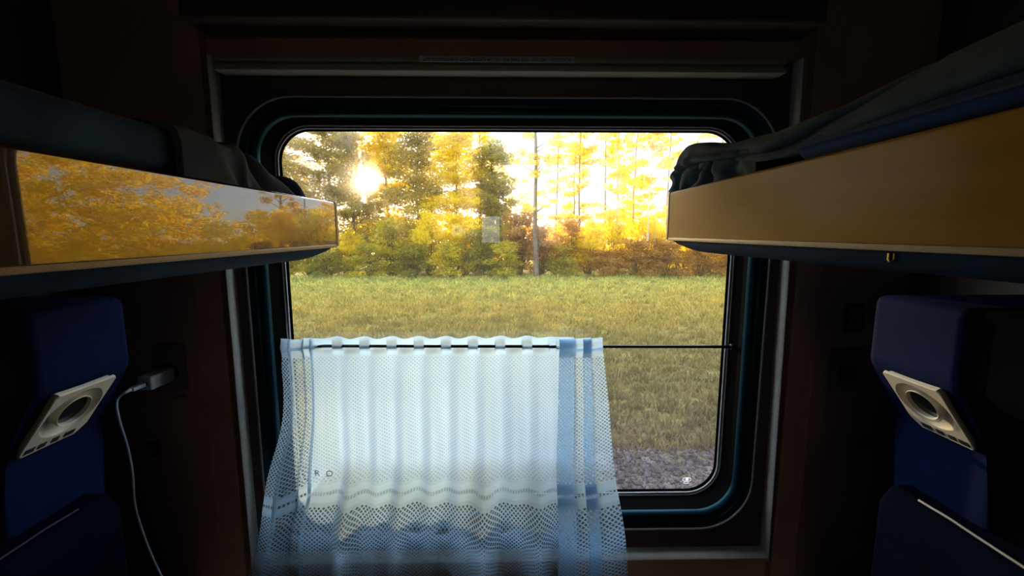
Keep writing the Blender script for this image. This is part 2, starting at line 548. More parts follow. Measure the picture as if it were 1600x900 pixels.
# ------------------------------------------------------------------ compartment shell
WY = 0.95                      # inner face of the window wall
CX, CZ = 0.012, 1.3825         # centre of the window
XL, XR, YB, ZC = -0.93, 0.93, -1.0, 2.5
HX0, HX1, HZ0, HZ1 = -0.605, 0.632, 0.818, 1.962     # opening filled by the window surround

def struct(o): o['kind'] = 'structure'; return o

bm = bmesh.new()
for (a, b, c, d) in ((XL - .06, HX0, 0, ZC), (HX1, XR + .06, 0, ZC), (HX0, HX1, 0, HZ0), (HX0, HX1, HZ1, ZC)):
    bm_box(bm, a, b, WY, WY + 0.07, c, d)
struct(bm_obj('wall_front', bm, M['panel']))
struct(box('wall_left', XL - .06, XL, YB, WY, 0, ZC, M['panel_dark']))
struct(box('wall_right', XR, XR + .06, YB, WY, 0, ZC, M['panel_dark']))
struct(box('ceiling', XL - .06, XR + .06, YB, WY + .07, ZC, ZC + .06, M['ceiling']))
struct(box('floor', XL - .06, XR + .06, -2.3, WY + .07, -0.08, 0, M['floor']))
bm = bmesh.new()               # wall to the corridor, with the doorway
for (a, b, c, d) in ((XL - .06, -0.34, 0, ZC), (0.34, XR + .06, 0, ZC), (-0.34, 0.34, 2.02, ZC)):
    bm_box(bm, a, b, YB - .05, YB, c, d)
struct(bm_obj('wall_back', bm, M['panel_dark']))
# corridor beyond the door, with its own window
KX0, KX1, KZ0, KZ1 = -0.235, -0.055, 1.50, 1.77
bm = bmesh.new()
for (a, b, c, d) in ((-1.6, KX0, 0, ZC), (KX1, 1.6, 0, ZC), (KX0, KX1, 0, KZ0), (KX0, KX1, KZ1, ZC)):
    bm_box(bm, a, b, -2.36, -2.30, c, d)
struct(bm_obj('wall_corridor', bm, M['cream_wall']))
struct(box('ceiling_corridor', -1.6, 1.6, -2.36, YB - .05, ZC, ZC + .06, M['ceiling']))
bm = bmesh.new()
bm_box(bm, -1.66, -1.6, -2.36, YB - .05, 0, ZC)
bm_box(bm, 1.6, 1.66, -2.36, YB - .05, 0, ZC)
bm_box(bm, -1.66, XL - .06, YB - .05, YB, 0, ZC)
bm_box(bm, XR + .06, 1.66, YB - .05, YB, 0, ZC)
struct(bm_obj('wall_corridor_end', bm, M['panel_dark']))

# pilasters either side of the window, ceiling-side rail
struct(box('trim_1', -0.682, -0.622, 0.926, WY, 0.05, 2.3, M['panel'], bev=0.004))
struct(box('trim_2', 0.650, 0.712, 0.926, WY, 0.05, 2.3, M['panel'], bev=0.004))

# rounded metal-look trims: left, right, bottom
def halfbar(name, p0, p1, w, h, mat):
    """half-round bar lying on the wall from p0 to p1 (x,z), width w, standing h proud"""
    p0, p1 = Vector((p0[0], WY, p0[1])), Vector((p1[0], WY, p1[1]))
    t = (p1 - p0).normalized()
    side = t.cross(Vector((0, 1, 0))).normalized()
    n = 9
    V = []
    for p in (p0, p1):
        for k in range(n):
            a = pi * k / (n - 1)
            V.append(p + side * (w / 2 * cos(a)) - Vector((0, 1, 0)) * (h * sin(a)))
    Fc = [(k, k + 1, n + k + 1, n + k) for k in range(n - 1)] + [tuple(range(n)), tuple(range(2 * n - 1, n - 1, -1))]
    o = mesh_obj(name, V, Fc, mat, smooth=True)
    o.data.set_sharp_from_angle(angle=R(50))
    return struct(o)
halfbar('trim_3', (-0.606, 0.806), (-0.606, 1.962), 0.014, 0.026, M['trim'])
halfbar('trim_4', (0.640, 0.806), (0.624, 1.962), 0.014, 0.026, M['trim'])
halfbar('trim_5', (-0.60, 0.818), (0.634, 0.818), 0.022, 0.030, M['trim'])

# ------------------------------------------------------------------ the window
win = struct(empty('window_1', (0, 0, 0)))
HW, HH, RC = 0.588, 0.505, 0.125          # bead rectangle
def loop(off, y, r=None, hw=HW, hh=HH):
    rr = max(0.012, RC - off) if r is None else r
    return [(x, y, z) for x, z in roundrect(CX, CZ, hw - off, hh - off, rr)]
surround = [[(x, WY - 0.002, z) for x, z in roundrect((HX0 + HX1) / 2, (HZ0 + HZ1) / 2, (HX1 - HX0) / 2 + .002, (HZ1 - HZ0) / 2 + .002, 0.004)],
            [(x, WY - 0.002, z) for x, z in roundrect(CX, CZ, HW - 0.001, HH - 0.001, RC)],
            [(x, WY + 0.03, z) for x, z in roundrect(CX, CZ, HW - 0.001, HH - 0.001, RC)]]
loft_loops('surround_panel', surround, M['panel_dark'], win)
loft_loops('outer_bead', [loop(-.0022, WY - .001), loop(-.0022, WY - .005), loop(0, WY - .0065), loop(.0022, WY - .005), loop(.0022, WY - .001)], M['bead'], win, angle=None)
loft_loops('moulding', [loop(.002, WY - .001), loop(.010, WY + .006), loop(.016, WY + .010), loop(.021, WY + .009), loop(.025, WY + .0065), loop(.0285, WY + .0058), loop(.032, WY + .0072), loop(.035, WY + .011), loop(.0372, WY + .0165), loop(.0385, WY + .024)], M['moulding'], win, angle=None)
loft_loops('inner_reveal', [loop(.0384, WY + .019), loop(.0395, WY + .05), loop(.0405, WY + .074)], M['rubber'], win, angle=None)
def ridge(name, off, y, mat, w=.0017):
    return loft_loops(name, [loop(off - w, y + .001), loop(off - w, y - .003), loop(off, y - .0042), loop(off + w, y - .003), loop(off + w, y + .001)], mat, win, angle=None)
loft_loops('rubber_seal', [loop(.039, WY + .072), loop(.045, WY + .073), loop(.052, WY + .074), loop(.0535, WY + .080)], M['rubber'], win, angle=None)
ridge('seal_bead', .0425, WY + .0725, M['seal_bead'])
ridge('seal_bead', .0480, WY + .074, M['seal_bead'])
gp = roundrect(CX, CZ, HW - .045, HH - .045, RC - .045)
mesh_obj('glass_pane', [(x, WY + .0795, z) for x, z in gp], [tuple(range(len(gp)))], M['glass'], win)
# outer skin of the carriage round the opening
loft_loops('outer_flange', [loop(.0525, WY + .0815), loop(.046, WY + .0825), loop(.022, WY + .12), loop(-.05, WY + .12)], M['rubber'], win)
# etched maker's mark low in the right corner of the pane: an oval, a short bar with two dots
mk = Matrix.Translation((0.477, WY + .0785, 0.957)) @ Matrix.Rotation(R(90), 4, 'X')
def oval_ring(rx, rz, w, cx=0, cz=0, n=40):
    V, Fc = [], []
    for k in range(n):
        a = 2 * pi * k / n
        V += [mk @ Vector((cx + rx * cos(a), cz + rz * sin(a), 0)), mk @ Vector((cx + (rx - w) * cos(a), cz + (rz - w) * sin(a), 0))]
    for k in range(n):
        j = (k + 1) % n
        Fc.append((2 * k, 2 * j, 2 * j + 1, 2 * k + 1))
    return V, Fc
V, Fc = [], []
for (rx, rz, w, cx, cz) in ((.0118, .0062, .0016, 0, 0), (.0042, .0040, .0040, 0.0005, 0.0005), (.0075, .0032, .0014, -.0012, -.0088)):
    v, f = oval_ring(rx, rz, w, cx, cz)
    Fc += [tuple(i + len(V) for i in q) for q in f]
    V += v
mesh_obj('etched_mark', V, Fc, M['etch'], win)

# ------------------------------------------------------------------ roller blind above the window
rb = tag(empty('roller_blind', (0, WY, 1.95)), 'rolled-up window blind with cream pull profile above the window', 'blind')
box('cassette', -0.615, 0.625, 0.865 - WY, -0.002, 0.053, 0.115, M['panel_dark'], rb, bev=0.008)
bm = bmesh.new()
bm_box(bm, -0.586, 0.580, -.045, -.004, -0.008, 0.002, .003)
bm_box(bm, -0.586, 0.580, -.042, -.006, -.0245, -.0135, .003)
bm_box(bm, -0.586, 0.580, -.030, -.012, -.016, -0.004)
bm_obj('pull_profile', bm, M['blind'], rb, smooth=True, angle=40)
st = box('instruction_sticker', -0.172, 0.142, -.0462, -.0449, -0.0085, 0.0025, M['sticker'], rb)
tm = Matrix.Translation((-0.015, -.0465, -0.003)) @ Matrix.Rotation(R(90), 4, 'X')
text_obj('sticker_lettering', 'Для перемещения шторы нажать на профиль вниз. Для фиксации – отпустить', 0.0105, tm, M['ink'], st, fit=0.296)

# ------------------------------------------------------------------ upper berths
def berth(side, xi, y_end, z0, z1, mats, label):
    """side -1 left / +1 right; xi inner face"""
    s = side
    r = tag(empty('upper_berth', (s * 0.6, 0.0, z0)), label, 'berth')
    L = lambda x: s * x - s * 0.6
    fb = box('front_board', L(abs(xi)), L(abs(xi) + .022), -0.95, y_end, 0, z1 - z0, mats[0], r, bev=.0035)
    cap = box('end_cap', L(abs(xi) - .001), L(abs(xi) + .026), y_end - .0065, y_end + .006, -.001, z1 - z0 + .001, mats[1], r, bev=.003)
    box('bottom_edging', L(abs(xi) - .0012), L(abs(xi) + .018), -0.95, y_end - .008, -.0025, .003, mats[1], r, bev=.001)
    # upholstered underside with a rounded end and rounded lip
    prof = []                                           # (y, z) of the lower skin, in from the end
    for k in range(9):
        a = pi / 2 * k / 8
        prof.append((y_end - .012 - .10 * (1 - cos(a)) * 1.0, -.002 - .020 * sin(a)))
    ys = [p[0] for p in prof] + [-0.95]
    zs = [p[1] for p in prof] + [-.022]
    xs = [abs(xi) + .004, abs(xi) + .008, abs(xi) + .02, abs(xi) + .05, abs(xi) + .2, abs(xi) + .45, 0.922]
    xf = [0.0, .55, .85, 1.0, 1.08, 1.1, 1.1]
    V, Fc = [], []
    for i in range(len(ys)):
        for j in range(len(xs)):
            V.append((L(xs[j]), ys[i], -.001 + (zs[i] + .001) * xf[j]))
    m = len(xs)
    nb = len(V)
    for i in range(len(ys)):
        for j in (0, m - 1):
            V.append((L(xs[j]), ys[i], .02))
    for i in range(len(ys) - 1):
        for j in range(m - 1):
            Fc.append((i * m + j, i * m + j + 1, (i + 1) * m + j + 1, (i + 1) * m + j))
        Fc.append((nb + 2 * i, i * m, (i + 1) * m, nb + 2 * i + 2))
    Fc.append(tuple(range(m)) + (nb + 1, nb))
    Fc.append((nb, nb + 1, nb + 2 * len(ys) - 1, nb + 2 * len(ys) - 2))
    mesh_obj('underside', V, Fc, M['underside'], r, smooth=True).data.set_sharp_from_angle(angle=R(50))
    box('bed_base', L(abs(xi) + .022), L(0.925), -0.95, y_end - .004, .02, .06, M['navy_vinyl'], r)
    return r, L
bl, LL = berth(-1, -.30, .768, 1.577, 1.654, (M['board_left'], M['edge']), 'left upper berth with glossy golden varnished front board')
br, LR = berth(1, .29, .757, 1.589, 1.671, (M['board_right'], M['edge']), 'right upper berth with dull scuffed golden front board')
lathe('screw', [(0.0, -.004), (.0025, -.0038), (.004, -.002), (.0045, 0), (.0045, .006)], M['brass'], br, 16, Matrix.Translation((LR(.2965), .319, -.0085)) @ Matrix.Scale(.7, 4))
box('support_rail', LR(.90), LR(.922), -.9, .7, -.06, -.02, M['metal'], br, bev=.004)

def cloth_sheet(name, nu, nv, fn, mat, parent=None, thick=.006):
    V = [fn(i / (nu - 1), j / (nv - 1)) for i in range(nu) for j in range(nv)]
    Fc = [(i * nv + j, (i + 1) * nv + j, (i + 1) * nv + j + 1, i * nv + j + 1) for i in range(nu - 1) for j in range(nv - 1)]
    o = mesh_obj(name, V, Fc, mat, parent, smooth=True)
    sm = o.modifiers.new('thickness', 'SOLIDIFY'); sm.thickness = thick; sm.offset = 0
    return o
def sstep(a, b, x):
    t = min(1, max(0, (x - a) / (b - a)))
    return t * t * (3 - 2 * t)
def interp(x, xs, ys):
    return float(np.interp(x, xs, ys))

def mattress(side, xi, y1, z, h, label, mat):
    s = side
    nb = 0.018
    bm = bmesh.new()
    bm_box(bm, min(s * xi, s * .92), max(s * xi, s * .92), -.93, y1, z, z + h, nb * .7, 4)
    o = bm_obj('mattress', bm, mat, smooth=True)
    return tag(o, label, 'mattress')
mattress(-1, .304, .47, 1.6545, .0405, 'thin smooth blue mattress lying on the left upper berth', M['teal_cloth'])
mattress(1, .294, .44, 1.6715, .024, 'thin blue mattress showing as a bright strip on the right upper berth', M['blue_cloth'])

# left blanket: tucked low over the inner edge, rumpled towards the window
def left_blanket(u, v):
    # begins as a thin layer over the mattress
    y = .405 + .347 * u
    zt = interp(y, [-.9, .28, .38, .46, .50, .53, .60, .66, .71, .735, .752], [1.6958, 1.6958, 1.6958, 1.6955, 1.6935, 1.701, 1.696, 1.688, 1.679, 1.671, 1.660])
    zb = 1.653
    x0 = -.2995 - .030 * sstep(.45, .62, y)
    # v: 0 lower inner hem, .35 top of the inner edge, 1 the wall side
    if v < .4:
        a = v / .4
        ang = a * pi / 2
        kk = sstep(.46, .57, y)
        x = x0 - (.012 - .012 * cos(ang) + .022 * a) * kk - .009 * a ** 3 * (1 - kk)
        z = zb + (zt - zb) * sin(ang)
    else:
        a = (v - .4) / .6
        x = x0 - .034 * sstep(.46, .57, y) - .009 * (1 - sstep(.46, .57, y)) - a * .44
        z = zt + .010 * sin(pi * min(1, a * 2)) - .0 * a
    w = sstep(.36, .56, y)
    f = noise.noise(Vector((x * 9, y * 16, 3.1)))
    g = noise.noise(Vector((x * 20, y * 34 + z * 30, 7.7)))
    fold = sin(y * 70 + (z - zb) * 90 + 3 * f) * .009 * sstep(.44, .54, y)
    amp = (.0010 + .0070 * w)
    e = sstep(0, .3, v)
    z += (f * amp + g * amp * .5 + fold * .5) * e
    x += (f * .005 + fold * .9 + g * .003 * w) * (1 - sstep(.5, 1, v))
    x = min(x, -.2995 if y < .49 else -.2995 - .02 * sstep(.49, .55, y))
    if y > .70:
        x -= (y - .70) * .5 * (1 - v)
    return (x, y, z)
lb = cloth_sheet('blanket', 150, 50, left_blanket, M['dark_cloth'])
tag(lb, 'rumpled dark blue blanket end on the left upper berth, tapering towards the window', 'blanket')

# right blanket: fat rolled edge, hanging hem gathered at the window end
def right_blanket(u, v):
    y = -.9 + 1.675 * u
    zt = interp(y, [-.9, .2, .30, .40, .495, .58, .66, .73, .758, .775], [1.745, 1.728, 1.722, 1.716, 1.712, 1.716, 1.735, 1.746, 1.742, 1.728])
    zh = interp(y, [-.9, .2, .35, .45, .52, .58, .64, .70, .775], [1.700, 1.699, 1.694, 1.687, 1.690, 1.696, 1.702, 1.702, 1.700])     # lower hem of the roll
    n1 = noise.noise(Vector((y * 7, v * 3, 1.3)))
    if v < .45:
        a = v / .45                                   # hem to crest, bulging inwards
        ang = -pi * .45 + a * pi * .95
        bul = interp(y, [-.9, .3, .5, .6, .7, .775], [.012, .014, .016, .022, .026, .022])
        x = .322 - bul * cos(ang) - .0 + .015 * sstep(.7, 1, a)
        z = zh + (zt - zh) * (0.5 + 0.5 * sin(ang) / 1.0)
    else:
        a = (v - .45) / .55
        x = .337 + a * .40
        z = zt - .004 * a + .018 * sin(pi * min(1, a * 1.6)) * sstep(.7, .1, y)
    if v < .45:
        x += (.013 * math.exp(-((a - .52) / .10) ** 2) + .006 * math.exp(-((a - .22) / .06) ** 2)) * sstep(.42, .6, y)
    long_fold = sin(v * 22 + y * 9 + n1 * 2.5) * (.0042 + .004 * (1 - sstep(.45, .62, y)))
    g = noise.noise(Vector((x * 14, y * 12, z * 26)))
    gather = sin(y * 150 + 4 * n1) * .0035 * sstep(.55, .68, y) * (1 - sstep(.1, .3, v))
    x += (long_fold + g * .006 + gather) * (1 - sstep(.6, .9, v)) - .006
    z += long_fold * .6 + g * .004
    if y > .70:
        x += (y - .70) * .25 * (1 - v)
    return (max(x, .291), y, max(z, 1.676))
rbk = cloth_sheet('blanket', 260, 48, right_blanket, M['dark_cloth'])
tag(rbk, 'dark blanket bunched in thick folds along the right upper berth', 'blanket')
# gathered hem hanging off the mattress end under the blanket
def right_end(u, v):
    y = .53 + .245 * u
    n1 = noise.noise(Vector((y * 24, v * 2, 5.5)))
    fold = sin(y * 120 + 5 * n1 + v * 2.5) * .006 * sstep(.0, .3, u)
    x = .312 + fold - .010 * sin(pi * v) * sstep(.3, 1, u) + .006 * n1
    z = 1.662 + .052 * v + .004 * n1
    yy = y + .010 * sin(v * 9) * sstep(.7, 1, u)
    return (max(.300, x), yy, z)
rh = cloth_sheet('hanging_hem', 110, 18, right_end, M['dark_cloth'], rbk, .004)
def right_wrap(u, v):
    x = .318 + .30 * u
    n1 = noise.noise(Vector((x * 20, v * 3, 9.5)))
    y = .772 + .008 * sin(v * 11 + 1) + .006 * n1
    z = 1.640 + .095 * v + .004 * n1
    return (x, y, z)
cloth_sheet('end_flap', 50, 26, right_wrap, M['dark_cloth'], rbk, .004)

# ------------------------------------------------------------------ lower berths: stepped backrests with blue head pads
def prism_y(name, prof, y0, y1, mat, parent, bev=.012, seg=4, s=1):
    """prof (x,z) polygon swept from y0 to y1"""
    bm = bmesh.new()
    a = [bm.verts.new((s * x, y0, z)) for x, z in prof]
    b = [bm.verts.new((s * x, y1, z)) for x, z in prof]
    bm.faces.new(a); bm.faces.new(b[::-1])
    n = len(prof)
    for i in range(n):
        j = (i + 1) % n
        bm.faces.new((a[i], b[i], b[j], a[j]))
    bmesh.ops.bevel(bm, geom=list(bm.edges), offset=bev, segments=seg, affect='EDGES', profile=.5)
    o = bm_obj(name, bm, mat, parent, smooth=True)
    o.modifiers.new('flat_faces', 'WEIGHTED_NORMAL').weight = 100
    return o
def lower_berth(s, label):
    r = tag(empty('lower_berth', (0, 0, 0)), label, 'berth')
    core = [(.628, 1.500), (.628, 1.386), (.697, 1.290), (.697, 1.10), (.90, 1.10), (.90, 1.500)]
    prism_y('backrest', core, -.93, .540, M['black_vinyl'], r, .010, 3, s)
    pad = [(.617, 1.499), (.617, 1.384), (.686, 1.291), (.686, 1.120), (.90, 1.120), (.90, 1.499)]
    p = prism_y('head_pad', pad, .541, .692, M['blue_vinyl'], r, .016, 5, s)
    p['label'] = 'bright blue head pad'
    low = [(.655, 1.178), (.635, 1.15), (.635, .50), (.90, .50), (.90, 1.178)]
    prism_y('lower_backrest', low, -.93, .66, M['navy_vinyl'], r, .010, 3, s)
    pts = spline([(s * .655, -.90, 1.180), (s * .655, .2, 1.180), (s * .655, .50, 1.181), (s * .655, .56, 1.182), (s * .656, .59, 1.180), (s * .658, .612, 1.178)], 8)
    tube('piping', pts, .0019 if s > 0 else .0014, M['piping'] if s > 0 else M['shaded_piping'], r)
    box('seat_cushion', s * .30, s * .92, -.93, .90, .36, .48, M['navy_vinyl'], r, bev=.02)
    box('seat_box', s * .34, s * .92, -.93, .90, 0.0, .36, M['panel_dark'], r)
    return r
lower_berth(-1, 'left lower berth with black backrest and blue head pad beside the charging cable')
lower_berth(1, 'right lower berth with black backrest, blue head pad and pale piping')

# ------------------------------------------------------------------ reading lamps on the sloped face of the head pads
def reading_lamp(s, label):
    # local frame: X along -Y*... built in plane coordinates: a along world y, b down the slope, n out of the plane
    top, bot = Vector((.617, 0, 1.384)), Vector((.686, 0, 1.291))
    d = (bot - top).normalized()
    nrm = Vector((d.z, 0, -d.x))                       # points towards the aisle and down
    nrm = -nrm if nrm.x > 0 else nrm
    def P(a, b, h):
        p = top + d * b + nrm * h
        return Vector((s * p.x, a, p.z))
    y0, y1, Lb = .560, .652, (bot - top).length - .002
    org = P((y0 + y1) / 2, Lb / 2, 0)
    r = tag(empty('reading_lamp', org), label, 'lamp')
    # plate with a round hole and a cut lower window-side corner
    ca, cb, rh = .606, .051, .0420
    bev = .006
    outl = [(y0, 0), (y1, 0), (y1, Lb - .018), (y1 - .012, Lb), (y0, Lb)]
    N = 64
    def outer(k):
        w = 2 * pi * k / N
        dx, dz = cos(w), sin(w)
        best = 1e9
        for i in range(len(outl)):
            (ax, az), (bx, bz) = outl[i], outl[(i + 1) % len(outl)]
            ex, ez = bx - ax, bz - az
            den = dx * ez - dz * ex
            if abs(den) < 1e-9: continue
            t = ((ax - ca) * ez - (az - cb) * ex) / den
            q = ((ax - ca) * dz - (az - cb) * dx) / den
            if t > 0 and -1e-6 <= q <= 1 + 1e-6: best = min(best, t)
        return best
    rings = [(lambda k: outer(k) - .005, .000), (lambda k: outer(k) - .004, .005), (lambda k: outer(k), .0055), (lambda k: outer(k), .0085), (lambda k: outer(k) - .0015, .0097), (lambda k: rh, .0097), (lambda k: rh - .001, .0090)]
    V, Fc = [], []
    angs = [2 * pi * k / N for k in range(N)]
    for fn, h in rings:
        for k in range(N):
            rad = fn(k)
            V.append(P(ca + rad * cos(angs[k]), cb + rad * sin(angs[k]), h) - org)
    for i in range(len(rings) - 1):
        for k in range(N):
            k2 = (k + 1) % N
            Fc.append((i * N + k, i * N + k2, (i + 1) * N + k2, (i + 1) * N + k))
    o = mesh_obj('mounting_plate', V, Fc, M['lamp'], r, smooth=True); o.data.set_sharp_from_angle(angle=R(30))
    # recessed funnel
    def ring(rad, h, oa=0.0, ob=0.0, tilt=0.0, n=48):
        out = []
        for k in range(n):
            w = 2 * pi * k / n
            a, b = rad * cos(w), rad * sin(w)
            out.append(P(ca + oa + a, cb + ob + b, h + tilt * b) - org)
        return out
    loft_loops('funnel', [ring(rh - .001, .0092), ring(rh - .002, .008), ring(.037, .004), ring(.031, .0018), ring(.0235, .0010)], M['lamp'], r, angle=None)
    # swivel tube standing in the funnel, tipped a little upwards
    loft_loops('swivel_tube', [ring(.0245, .001), ring(.0245, .0115, 0, -.004, .12), ring(.0238, .0122, 0, -.004, .12), ring(.0226, .0115, 0, -.004, .12), ring(.0222, .003, 0, -.002, .05)], M['lamp'], r, angle=40)
    l1 = ring(.0224, .006, 0, -.003, .08)
    mesh_obj('lens', l1, [tuple(range(len(l1)))], M['lens'], r)
    # switches along the lower edge
    for a0, wd in ((.5655, .012), (.583, .010), (.601, .010), (.619, .015)):
        q = []
        for h in (.0094, .0107):
            for (aa, bb) in ((a0, Lb - .0155), (a0 + wd, Lb - .0155), (a0 + wd, Lb - .0065), (a0, Lb - .0065)):
                q.append(P(aa, bb, h) - org)
        mesh_obj('switch', q, [(0, 1, 2, 3), (4, 5, 6, 7), (0, 1, 5, 4), (1, 2, 6, 5), (2, 3, 7, 6), (3, 0, 4, 7)], M['button'], r)
    return r
reading_lamp(-1, 'cream square reading lamp plate on the left head pad, near the charger')
reading_lamp(1, 'cream square reading lamp plate on the right head pad')

# ------------------------------------------------------------------ sockets, switch, knobs on the window wall
def wall_empty(name, x, z): return empty(name, (x, WY, z))
so = tag(wall_empty('power_socket', -.765, 1.285), 'violet grey power socket with a charger plugged in, left of the window', 'socket')
box('socket_plate', -.035, .035, -.008, 0, -.045, .065, M['socket'], so, bev=.003)
lathe('socket_recess', [(0, -.0005), (.019, -.0005), (.021, .0012), (.022, 0)], M['black'], so, 28, Matrix.Translation((0, -.0085, 0)) @ Matrix.Rotation(R(90), 4, 'X'))
text_obj('voltage_lettering', '220В', 0.017, Matrix.Translation((.012, -.0006, -.060)) @ Matrix.Rotation(R(90), 4, 'X'), M['ink'], so)

ch = tag(empty('usb_charger', (-.765, .93, 1.285)), 'white block phone charger in the left wall socket', 'charger')
box('charger_body', -.015, .015, -.056, 0.010, -.017, .013, M['white_plastic'], ch, bev=.003)
box('usb_port', -.0075, .0075, -.0575, -.0555, -.006, .000, M['black'], ch)
cb = tag(empty('charging_cable', (-.766, .869, 1.282)), 'white charging cable drooping from the charger on the left', 'cable')
box('connector', -.006, .006, -.026, .005, -.0045, .0035, M['white_plastic'], cb, bev=.0015)
tube('strain_relief', [(0, -.024, 0), (-.002, -.033, -.001), (-.006, -.039, -.004)], [.0035, .003, .0024], M['white_plastic'], cb)
cp = spline([(-.770, .836, 1.279), (-.778, .832, 1.274), (-.786, .831, 1.262), (-.790, .834, 1.240), (-.792, .840, 1.205), (-.796, .853, 1.150), (-.793, .853, 1.090), (-.795, .852, 1.020), (-.784, .85, .960), (-.770, .85, .900), (-.752, .848, .850), (-.73, .845, .80), (-.70, .83, .72), (-.66, .80, .62), (-.60, .76, .52), (-.52, .72, .483)], 8)
base = Vector((-.766, .869, 1.282))
tube('cord', [p - base for p in cp], .0024, M['cable'], cb)

s2 = tag(wall_empty('power_socket', .80, 1.275), 'dark violet power socket without a plug, right of the window', 'socket')
box('socket_plate', -.035, .035, -.008, 0, -.045, .055, M['socket'], s2, bev=.003)
lathe('socket_recess', [(0, -.0005), (.019, -.0005), (.021, .0012), (.022, 0)], M['black'], s2, 28, Matrix.Translation((0, -.0085, 0)) @ Matrix.Rotation(R(90), 4, 'X'))
sw = tag(wall_empty('wall_switch', .808, 1.405), 'square dark rocker switch in a black frame above the right socket', 'switch')
box('frame', -.022, .022, -.006, 0, -.032, .032, M['black'], sw, bev=.002)
box('rocker', -.017, .017, -.010, -.004, -.026, .026, M['socket'], sw, bev=.002)
box('symbol', -.004, .004, -.0108, -.0095, -.010, .006, M['black'], sw)
for x, lab in ((-.827, 'small shiny round wall peg left of the window below the charger'), (.867, 'small shiny round wall peg right of the window below the socket')):
    k = tag(wall_empty('wall_peg', x, 1.097), lab, 'peg')
    lathe('rosette', [(.018, 0), (.018, .003), (.014, .006), (0, .007)], M['black'], k, 28, Matrix.Rotation(R(90), 4, 'X'))
    lathe('knob_head', [(.0035, .004), (.003, .010), (.005, .013), (.005, .017), (.003, .020), (0, .0205)], M['metal'], k, 20, Matrix.Rotation(R(90), 4, 'X'))

# ------------------------------------------------------------------ curtain rod and curtain
ZR, YR = 1.327, 1.000
rd = tag(empty('curtain_rod', (0, YR, ZR)), 'thin black rod across the window holding the lace curtain', 'rod')
tube('rod', [(-.537, 0, .003), (.56, 0, -.004)], .0038, M['rod'], rd, 12)
for x in (-.536, .559):
    lathe('rod_cup', [(0, 0), (.007, 0), (.007, .006), (.0045, .008)], M['rod'], rd, 18, Matrix.Translation((x, 0, .003 if x < 0 else -.004)) @ Matrix.Rotation(R(90 if x < 0 else -90), 4, 'Y'))

CT = [  # s-ordered path: x top, dy top, x bottom, dy bottom
    (-.541, -.004, -.650, .000), (-.508, -.012, -.590, -.016), (-.516, -.020, -.610, -.028), (-.478, -.012, -.530, -.014),
    (-.488, -.004, -.535, .000), (-.462, .000, -.490, .004), (-.470, -.008, -.500, -.010), (-.425, .000, -.430, .000), (-.25, .0, -.26, .0), (-.05, .0, -.05, .0), (.10, .0, .115, .0),
    (.163, -.004, .165, -.004), (.168, -.010, .172, -.012), (.132, -.014, .122, -.018), (.128, -.020, .118, -.030), (.166, -.020, .160, -.030), (.181, -.016, .190, -.022), (.206, -.010, .230, -.014),
    (.207, -.016, .232, -.022), (.186, -.018, .196, -.030), (.185, -.024, .194, -.036), (.206, -.018, .235, -.024), (.236, -.006, .300, -.006)]
seglen = [0.0]
for a, b in zip(CT[:-1], CT[1:]):
    seglen.append(seglen[-1] + math.hypot(b[0] - a[0], b[1] - a[1]))
TOT = seglen[-1]
NU, NV = 560, 170
us = np.linspace(0, TOT, NU)
CTa = np.array(CT)
path = np.stack([np.interp(us, seglen, CTa[:, i]) for i in range(4)], 1)
ker = np.ones(5) / 5
sm = path.copy()
for i in range(4):
    sm[2:-2, i] = np.convolve(path[:, i], ker, 'valid')
path = sm
Z0, Z1 = 1.3500, 0.700
verts, uvs = [], []
mainw = np.clip((path[:, 0] + .46) / .05, 0, 1) * np.clip((.125 - path[:, 0]) / .05, 0, 1)
for i in range(NU):
    xt, dt_, xb, db = path[i]
    for j in range(NV):
        q = j / (NV - 1)
        z = Z0 + (Z1 - Z0) * q
        t = min(1.0, max(0.0, (ZR - z) / (ZR - Z1)))
        x = xt + (xb - xt) * t ** (0.9 + 2.1 * (1 - min(1.0, max(0.0, (xt + .49) / .09)))) + .018 * (1 - min(1.0, max(0.0, (xt + .52) / .09))) * sin(pi * min(1, t / .5)) ** 2
        y = YR + dt_ * (1 - t) + db * t * 1.1
        # fall: inside the recess first, then out over the sill
        y += -.012 * sstep(.0, .25, t) - .075 * max(sstep(.45, .72, t), (1 - min(1.0, max(0.0, (xt + .52) / .09))) * sstep(.0, .6, t))
        ph = 2 * pi * (xt + .012) / .0655
        # threading round the rod near the header
        wv = math.exp(-((z - ZR) / .011) ** 2)
        if mainw[i] > 0:
            front = cos(ph)
            y += mainw[i] * wv * (-.0075 * (1 if front > .35 else -1) if abs(front - .35) > .12 else -.0075 * (front - .35) / .12)
        else:
            y += -.0055 * wv
        wv2 = 1 - wv
        pl = mainw[i] * wv2
        y += pl * (.0050 + .005 * sstep(0, .4, t)) * cos(ph) * (1 - .5 * sstep(.5, .8, t))
        y += pl * .006 * sstep(.55, .95, t) * sin(2 * pi * xt / .093)
        for xc_, wd_, am_ in ((-.365, .022, .040), (-.255, .016, .016), (-.060, .024, .046), (.062, .018, .036)):
            y -= pl * am_ * sstep(.42, .72, t) * math.exp(-((xt - xc_) / (wd_ * (1 + .5 * t))) ** 2)
        y = min(y, 1.021)
        if z < .93:
            y = min(y, .915 + max(0, (z - .90)) * 2.0)
        zz = z + .0022 * cos(ph) * mainw[i] * math.exp(-q * 40) + .004 * sin(2 * pi * xt / .131) * sstep(.4, .7, t) * mainw[i]
        verts.append((x, y, zz))
        uvs.append((us[i], Z0 - z))
faces = [(i * NV + j, (i + 1) * NV + j, (i + 1) * NV + j + 1, i * NV + j + 1) for i in range(NU - 1) for j in range(NV - 1)]
cu = tag(empty('curtain', (0, 0, 0)), 'short white lace curtain hanging from the rod over the lower left of the window', 'curtain')
